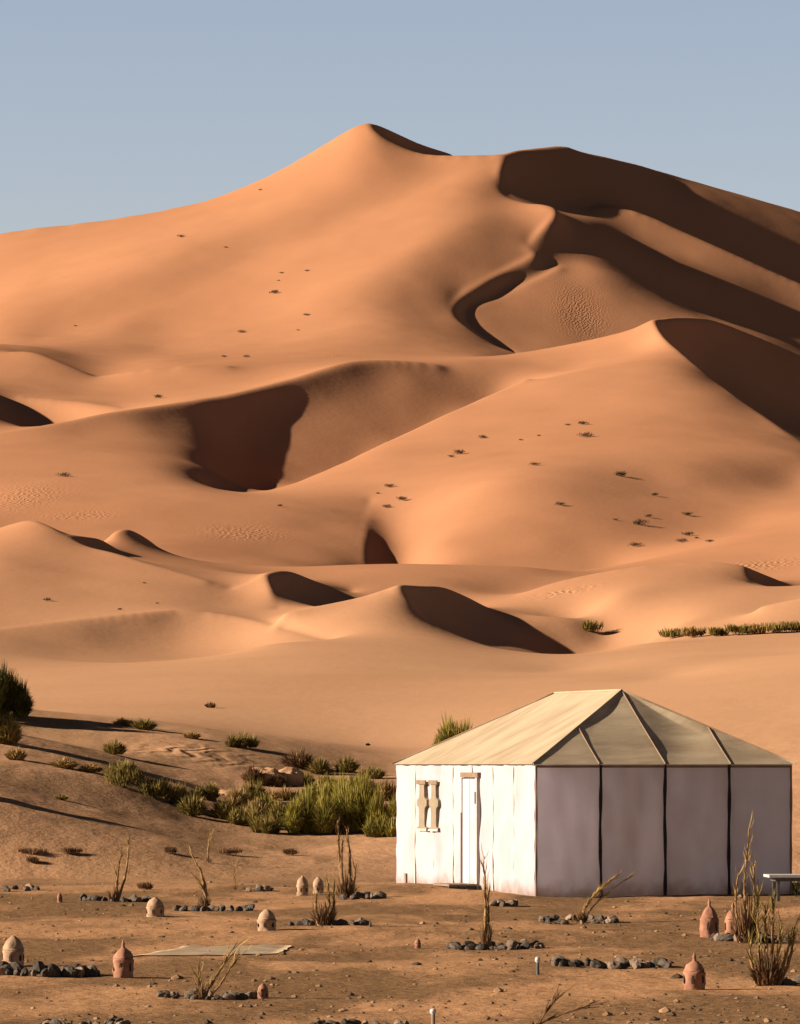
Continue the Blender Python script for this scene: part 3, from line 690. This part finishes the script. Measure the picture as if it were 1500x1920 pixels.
# dark tufts scattered over the dunes: three shapes, copied
def tuftproto(seed):
    v,f=leafy(260,1.0,.5,.8,seed,.12); return v,f
tp=[]
for k in range(3):
    v,f=tuftproto(100+k); m=bpy.data.meshes.new('desert_shrub'); m.from_pydata(v,[],f); m.materials.append(TUFT); tp.append(m)
clusters=[('dark tufts high on the left face of the great dune',[(488,357,9),(340,445,16),(422,465,9)],
  ['tiny tuft near the skyline left of the great peak','broader tuft on the left face below the skyline','tiny tuft right of the broader one on the left face']),
 ('dark tufts in a line down the middle of the great dune',[(528,513,10),(575,509,11),(513,551,22),(575,592,14),(522,527,7),(560,620,8)],None),
 ('dark tufts at the foot of the great dune',[(453,624,17),(142,612,8),(422,670,13),(462,670,14)],None),
 ('dark tufts in the shallow scoop high on the middle dune',[(862,852,30),(848,858,16),(905,822,20),(1064,798,12),(1096,797,24),(1099,820,30),(1010,818,10),(978,826,10)],None),
 ('dark tufts across the middle dune face',[(1003,873,20),(1165,894,34),(1228,930,18),(1050,948,22)],
  ['small tuft left of centre on the middle dune face','largest lone dark tuft on the middle dune face','small tuft right of and below the largest lone one','small lone tuft low in the centre of the middle dune face']),
 ('dark tufts clustered low on the right of the middle dune',[(1155,976,12),(1216,970,18),(1201,985,36),(1290,967,24),(1286,1005,26),(1279,1017,24),(1306,1010,12),(1328,1017,18),(1192,1025,26)],None),
 ('dark tufts beside the notch in the middle dune',[(732,914,22),(756,939,26),(726,952,20),(708,926,10)],None),
 ('small tufts on the near dunes at the left',[(525,950,14),(120,894,26),(88,1127,20),(225,1144,12),(295,1132,9),(270,1094,9),(298,747,22)],
  ['small tuft on the slope below the dark bowl','broad brown tuft on the left slope below the crest','largest tuft on the near left dune','small tuft near the middle of the near left dune','tiny tuft right of the near left dune','tiny tuft high on the near left dune','faint tuft near the left crest line'])]
gen_lab={1:'dark tuft in the short line down the great dune',2:'small dark tuft at the foot of the great dune',3:'dark tuft in the shallow scoop high on the middle dune',5:'dark tuft in the cluster low on the right of the middle dune',6:'dark tuft beside the notch in the middle dune'}
tcount=0
for ci,(grp,pts,labs) in enumerate(clusters):
    for i,(px,py,w_) in enumerate(pts):
        x,y,z=hit(px,py); o=bpy.data.objects.new('desert_shrub',tp[tcount%3]); tcount+=1; col.objects.link(o)
        s=w_*y/F_*1.15; o.location=(x,y,z-.03*s); o.scale=(s,s,s*.62); o.rotation_euler=(0,0,random.uniform(0,6))
        tag(o,labs[i] if labs else gen_lab[ci],'tuft',grp)
# boulders on the bank
def lump(seed,sub=3,amp=.22,sq=(1,1,.8),fr=1.6):
    import bmesh
    bm=bmesh.new(); bmesh.ops.create_icosphere(bm,subdivisions=sub,radius=.5)
    V=np.array([v.co[:] for v in bm.verts]); r=1+amp*2*(fbm(V[:,0]*fr*2+seed,V[:,1]*fr*2+V[:,2]*fr*1.7,200+seed%5,3))
    for v,k in zip(bm.verts,r): v.co=Vector((v.co.x*k*sq[0],v.co.y*k*sq[1],v.co.z*k*sq[2]))
    m=bpy.data.meshes.new('rock'); bm.to_mesh(m); bm.free(); return m
for i,(px,py,w_,h_,lab) in enumerate([(498,1470,62,34,'pale sandy boulder left of its twin on the bank'),(543,1472,52,36,'rounded sandy boulder nearer the green shrubs'),(430,1492,44,12,'flat sandy slab below the boulders')]):
    m=lump(i+3,4,.2,(1,.8,1)); m.materials.append(ROCK); m.polygons.foreach_set('use_smooth',[True]*len(m.polygons))
    x,y,z=hit(px,py); s=y/F_; o=bpy.data.objects.new('boulder',m); col.objects.link(o); o.location=(x,y,z+h_*s*.3); o.scale=(w_*s,w_*s*.8,h_*s*1.25); tag(o,lab,'boulder')
# ------------------------------------------------------------------ planting rings
stone_m=[lump(20+k,2,.3,(1,.85,.8)) for k in range(5)]
for m in stone_m: m.materials.append(STONE)
def gp(px,py):
    """a point on the near-level yard"""
    return hit(px,py)
def ring(px0,px1,py,n,label,group,size=.10,dep=.75,arc=(0,360),hz=1.0):
    cx=(px0+px1)/2; x,y,z=gp(cx,py); rad=(px1-px0)/2/F_*y; rr=random.Random(int(px0)+7)
    for k in range(n):
        a=R(arc[0]+(arc[1]-arc[0])*(k+rr.uniform(-.3,.3))/n); q=rr.uniform(.86,1.08)
        X=x+math.cos(a)*rad*q; Y=y+math.sin(a)*rad*q*dep; s=size*.85*rr.uniform(.65,1.45)
        o=bpy.data.objects.new('ring_stone',stone_m[rr.randrange(5)]); col.objects.link(o)
        o.scale=(s*1.4,s*rr.uniform(.7,1.1),s*rr.uniform(.8,1.35)*hz); o.location=(X,Y,ground(X,Y)+s*.22*hz); o.rotation_euler=(rr.uniform(-.4,.4),rr.uniform(-.4,.4),rr.uniform(0,6))
        ca,sa=math.cos(a),math.sin(a)
        side='right end' if ca>.72 else 'left end' if ca<-.72 else 'back' if sa>0 else 'front'
        tag(o,label+', '+side,'stone',group)
ring(158,272,1689,20,'dark stone ringing the forked sapling','stones round the forked sapling',.12)
ring(338,478,1708,22,'dark stone ringing the left-leaning dead sapling','stones round the left-leaning sapling',.12)
ring(642,715,1685,14,'dark stone at the foot of the tallest stalk','stones at the tallest stalk',.13)
ring(545,690,1734,22,'stone ringing the short bushy sapling','stones round the short bushy sapling',.11)
ring(845,1012,1778,26,'grey stone ringing the thin upright stalk','stones round the thin upright stalk',.11)
ring(1012,1160,1729,20,'stone ringing the palm that bends right','stones round the bending palm',.12)
ring(1340,1480,1765,22,'stone of the ring by the paired pink lanterns','stones by the two lanterns',.12)
ring(1046,1250,1814,28,'stone of the empty oval ring','stones of the empty oval ring',.12,.5)
ring(0,182,1829,28,'upright stone of the lower left ring','stones of the lower left ring',.13,.7,hz=1.25)
ring(305,478,1872,24,'small stone ringing the right-leaning stake','stones round the right-leaning stake',.085)
ring(1468,1560,1846,10,'stone of the ring cut by the right edge','stones at the lower right edge',.10)
ring(590,760,1925,22,'stone of the middle ring on the bottom edge','stones at the bottom edge, middle',.085)
ring(85,235,1924,16,'stone of the left ring on the bottom edge','stones at the bottom edge, left',.075)
ring(-60,66,1670,10,'dark stone of the far ring at the left edge','stones of the far left ring',.12)
ring(466,508,1671,7,'dark stone of the heap left of two pale lanterns','stones of the little heap',.14)
ring(925,965,1699,7,'dark stone of the heap by the sunlit tent corner','stones of the heap at the tent corner',.13)
# dead palm saplings
def curve_pts(p0,p1,bend,n=10):
    p0,p1=Vector(p0),Vector(p1); return [tuple(p0.lerp(p1,k/n)+Vector(bend)*math.sin(math.pi*k/n)) for k in range(n+1)]
def sapling(px,py,label,stems,r=.03,tuft=0,seed=1,mat=STALK,tw=.25,th=.4,tmat=STRAW):
    """stems: list of (dx, dz, bend) in photo pixels from the foot"""
    x,y,z=gp(px,py); s=y/F_; o=empty('dead_palm',(x,y,z)); tag(o,label,'dead palm','dead palm saplings in the yard'); rr=random.Random(seed)
    for (x0,dx,dz,bd) in stems:
        pts=curve_pts((x0*s,0,-.06),(dx*s,rr.uniform(-.06,.06),dz*s),(bd*s,0,0)); n=len(pts)
        pts=[(p[0]+rr.gauss(0,.004),p[1]+rr.gauss(0,.004),p[2]) for p in pts]
        rope('stem',pts,[r*.62*(1-.72*(k/(n-1)))*rr.uniform(.85,1.2) for k in range(n)],mat,o,7)
        # withered frond leaves clinging along the stem
        vs=[];fs=[]
        for _ in range(int(16+dz*.2)):
            f=rr.uniform(.25,1); k=min(int(f*(n-1)),n-2); p=Vector(pts[k]).lerp(Vector(pts[k+1]),f*(n-1)-k)
            d=(Vector(pts[k+1])-Vector(pts[k])).normalized(); sd=Vector((rr.gauss(0,1),rr.gauss(0,1),rr.gauss(0,.3))).normalized()
            L=rr.uniform(.08,.22)*(.6+.6*f); e=p+d*L*.8+sd*L*.32; w_=d.cross(sd).normalized()*.0042; b0=len(vs)
            m_=p.lerp(e,.5)+sd*L*.06
            vs+=[tuple(p-w_),tuple(p+w_),tuple(m_+w_*1.3),tuple(m_-w_*1.3),tuple(e)]; fs+=[(b0,b0+1,b0+2,b0+3),(b0+3,b0+2,b0+4)]
        link('frond',vs,fs,tmat,o,False)
    if tuft:
        v,f=blades(tuft,tw,th,tw,seed,bw=.008,droop=.2); link('leaf_base',v,f,BROWNF,o,False)
    return o
sapling(214,1690,'forked dry sapling in the far left stone ring',[(0,5,56,2),(4,27,112,6),(3,14,95,-2)],.045,90,1,tw=.22,th=.35)
sapling(383,1708,'thick dead sapling leaning left, hooked at the top',[(0,-28,112,14),(3,-12,60,8)],.06,90,2,tw=.25,th=.4)
sapling(391,1618,'short thin stick far behind the left-leaning sapling',[(0,3,52,-2)],.035,20,3,tw=.15,th=.2)
sapling(443,1668,'faintest thin twig standing behind the stone rings',[(0,-2,45,-2)],.018,10,4,tw=.15,th=.15)
sapling(648,1684,'tallest dark dead palm stalk in front of the green shrubs',[(0,-14,146,-4),(5,2,130,5),(-3,-6,110,-3),(6,18,60,3)],.055,200,5,tw=.45,th=.5,tmat=BROWNF)
sapling(608,1735,'short bushy dead sapling with upright stumps',[(-4,-14,58,-6),(3,6,84,3),(6,18,56,4)],.055,140,6,tw=.4,th=.4,tmat=OLIVE)
sapling(911,1778,'thin straight stalk in the ring before the tent door',[(0,-4,172,1),(3,2,110,3)],.04,90,7,tw=.2,th=.45)
sapling(1090,1730,'dry palm bending to the right in front of the shaded tent wall',[(0,72,92,-20),(2,88,84,-16),(-2,60,82,-18),(0,40,70,-12)],.022,80,8,tw=.25,th=.25)
sapling(1398,1768,'tall golden dry palm before the right part of the tent',[(0,6,215,-4),(-5,-14,128,-8),(4,14,150,6),(8,22,110,6)],.04,220,9,tw=.4,th=.7,tmat=STRAW)
sapling(1438,1848,'dense dead palm with many stems at the lower right',[(-8,-16,168,-4),(-2,-4,150,2),(4,10,165,3),(10,44,90,4),(14,52,110,10),(-12,-30,88,-8),(6,26,120,4)],.038,260,10,tw=.42,th=.45,tmat=OLIVE)
sapling(378,1874,'dry stake leaning right in the lower left stone ring',[(0,60,98,-4),(-4,-6,45,0),(4,66,78,2)],.024,60,11,tw=.14,th=.2)
sapling(1004,1930,'arching dry frond at the bottom edge',[(0,46,66,-8),(0,100,44,-34)],.018,24,12,tw=.12,th=.12,tmat=BROWNF)
# clay lanterns: lathe-turned body with slots and a domed cap
def lathe(prof,n=24):
    vs=[];fs=[]
    for r,z in prof:
        for k in range(n): a=2*math.pi*k/n; vs.append((r*math.cos(a),r*math.sin(a),z))
    for i in range(len(prof)-1):
        for k in range(n): a=i*n+k; c=i*n+(k+1)%n; fs.append((a,c,c+n,a+n))
    fs.append(tuple(range(n))); fs.append(tuple(range((len(prof)-1)*n,len(prof)*n))); return vs,fs
def rough(v,seed,amp):
    P=np.array(v); n_=fbm(P[:,0]*38+seed,P[:,2]*30+P[:,1]*38,300,2)
    f_=1+amp*n_; return [(x*k,y*k,z+amp*.02*q) for (x,y,z),k,q in zip(v,f_,n_)]
def lantern(px,py,wp,hp,tip,label,mat=CLAY,group='clay lanterns in the yard',rz=0.3):
    x,y,z=gp(px,py); s=y/F_; w_,h_=wp*s/2,hp*s
    o=empty('clay_lantern',(x,y,z-.01),rz); tag(o,label,'lantern',group)
    hb=h_*(.52 if tip else .55)
    v,f=lathe([(w_*.92,0),(w_*1.0,h_*.03),(w_*.96,h_*.07),(w_*.97,h_*.14),(w_*1.0,h_*.2),(w_*.96,h_*.26),(w_*.98,hb*.8),(w_*1.03,hb*.9),(w_*.92,hb)]); link('body',rough(v,px*.13,.22),f,mat,o)
    if tip: pr=[(w_*.98,hb),(w_*.9,hb+h_*.06),(w_*.68,hb+h_*.16),(w_*.4,hb+h_*.23),(w_*.2,hb+h_*.27),(w_*.15,hb+h_*.33),(w_*.2,hb+h_*.36),(w_*.1,hb+h_*.42),(w_*.04,h_)]
    else: pr=[(w_*.98,hb),(w_*.95,hb+h_*.08),(w_*.82,hb+h_*.2),(w_*.6,hb+h_*.31),(w_*.36,hb+h_*.38),(w_*.22,hb+h_*.42),(w_*.12,h_)]
    v,f=lathe(pr); link('cap',rough(v,px*.17,.25),f,mat,o)
    for k in range(6):
        a=k*math.pi/3; vs=[];d=Vector((math.cos(a),math.sin(a),0)); sd=Vector((-d.y,d.x,0)); r=w_*.985
        hs=[(-.10,.22),(.10,.22),(.11,.38),(.0,.46),(-.11,.38)]
        for q in (r*.85,r*1.04):
            for (u_,zz) in hs: vs.append(tuple(d*q+sd*u_*w_+Vector((0,0,zz*h_*.9))))
        fs=[(5,6,7,8,9)]+[(i,(i+1)%5,5+(i+1)%5,5+i) for i in range(5)]
        link('opening',vs,fs,DARKHOLE,o,False)
    return o
lantern(25,1812,40,60,False,'large domed clay lantern at the left edge above the lower left ring',CLAYP)
lantern(231,1833,38,74,True,'dark terracotta lantern with a pointed tip right of the lower left ring')
lantern(291,1719,33,38,False,'squat pale lantern between the two far left stone rings',CLAYP)
lantern(500,1745,34,42,False,'domed pale lantern left of the short bushy sapling',CLAYP)
lantern(567,1679,22,38,False,'left one of the two small pale lanterns behind the bushy sapling',CLAYP)
lantern(597,1675,20,32,False,'right one of the two small pale lanterns, half behind the bushy sapling',CLAYP)
lantern(1330,1758,34,76,True,'tall pink terracotta lantern with a spike, left of a pair')
lantern(1374,1756,30,66,True,'pink terracotta lantern beside the tall golden palm, right of a pair')
lantern(1302,1856,42,72,True,'reddish terracotta lantern with a knobbed cap at the lower right')
lantern(783,1778,12,20,False,'tiny faint clay lantern left of the grey stone ring')
lantern(112,1692,10,24,True,'tiny dark red clay lantern in the far left yard')
lantern(493,1872,20,30,False,'small pinkish clay lantern at the right end of the stake ring')
# path lights on spikes
for px,py,hp,hd,lab in ((1008,1828,34,9,'short dark path light with a pale cap beside the empty oval ring'),(812,1925,34,11,'small path light with a white round cap at the bottom edge')):
    x,y,z=gp(px,py); s=y/F_; o=empty('path_light',(x,y,z)); tag(o,lab,'path light','path lights in the yard')
    v,f=lathe([(.016,-.05),(.016,hp*s*.7)],8); link('spike',v,f,METAL if hd<10 else BROWNC,o)
    q=hd*s*.55; v,f=lathe([(q*.5,hp*s*.69),(q,hp*s*.76),(q*1.02,hp*s*.88),(q*.75,hp*s*.97),(q*.1,hp*s)],14); link('cap',v,f,WHITEP,o)
# pale mat on the ground
mt_pts=[gp(244,1795),gp(520,1789),gp(548,1774),gp(345,1776)]
vs=[];fs=[];n=14
for k in range(n+1):
    for i in range(n+1):
        s_,t_=i/n,k/n; a=np.array(mt_pts[0])*(1-s_)+np.array(mt_pts[1])*s_; c=np.array(mt_pts[3])*(1-s_)+np.array(mt_pts[2])*s_; p=a*(1-t_)+c*t_
        p[0]+=.015*math.sin(k*1.7)*(1 if i in(0,n) else .3); p[1]+=.12*math.sin(i*1.3)*(1 if k in(0,n) else .3); vs.append((p[0],p[1],ground(p[0],p[1])+.012+.004*math.sin(i*1.9+k)))
m0=len(vs); vs+=[(x,y,z-.05) for x,y,z in vs]
for k in range(n):
    for i in range(n): a=k*(n+1)+i; fs.append((a,a+1,a+n+2,a+n+1))
for i in range(n):
    fs.append((i,i+1,m0+i+1,m0+i)); fs.append((i*(n+1),(i+1)*(n+1),m0+(i+1)*(n+1),m0+i*(n+1)))
    fs.append((i*(n+1)+n,(i+1)*(n+1)+n,m0+(i+1)*(n+1)+n,m0+i*(n+1)+n))
o=link('mat',vs,fs,MATM,None); tag(o,'pale flat mat lying on the sandy yard, left of the middle','mat')
# dark plant under the table
x,y,z=6.35,72.3,ground(6.35,72.3)
o=empty('shrub',(x,y,z)); tag(o,'small dark shrub under the low table at the right edge','shrub')
v,f=leafy(900,.7,.34,.5,90,.09); link('foliage',v,f,DARKG,o,False); v,f=twigs(.6,.3,.5,91); link('stem',v,f,BROWNF,o)

# small clods and pebbles strewn over the yard, past counting
rq=np.random.default_rng(3); NP=2600
yy=np.exp(rq.uniform(math.log(36),math.log(84),NP)); xx=rq.uniform(-.1,.1,NP)*yy; dens=fbm(xx/1.6,yy/2.4,400,2)+rq.uniform(-.4,.4,NP)
keep=dens>0.0; xx,yy=xx[keep],yy[keep]; ins=(xx>2)&(yy>74.2); xx,yy=xx[~ins],yy[~ins]; zz=height(xx,yy); sz=rq.gamma(2.0,.006,len(xx))+.006
ico=[(0,0,1),(.9,0,.3),(.28,.85,.3),(-.73,.53,.3),(-.73,-.53,.3),(.28,-.85,.3),(.6,.5,-.5),(-.3,.8,-.5),(-.8,0,-.5),(-.3,-.8,-.5),(.6,-.5,-.5)]
icf=[(0,1,2),(0,2,3),(0,3,4),(0,4,5),(0,5,1),(1,6,2),(2,6,7),(2,7,3),(3,7,8),(3,8,4),(4,8,9),(4,9,5),(5,9,10),(5,10,1),(1,10,6)]
vs=[];fs=[]
for x,y,z,s_ in zip(xx,yy,zz,sz):
    k=len(vs); j=rq.uniform(.7,1.3,(11,3)); vs+=[(x+a*s_*q[0]*1.3,y+b_*s_*q[1]*1.3,z+(c*q[2]*.7+.15)*s_) for (a,b_,c),q in zip(ico,j)]; fs+=[tuple(i+k for i in g_) for g_ in icf]
CLOD,t,b=newmat('clods',(.14,.085,.045),.95); g=t.nodes.new('ShaderNodeNewGeometry')
t.links.new(ramp(t,g.outputs['Random Per Island'],[(0,(.07,.045,.028)),(.6,(.16,.095,.05)),(1,(.32,.19,.10))]),b.inputs['Base Color'])
o=link('pebbles',vs,fs,CLOD,None,False); tag(o,'small clods and pebbles strewn over the sandy yard','pebbles',kind='stuff')
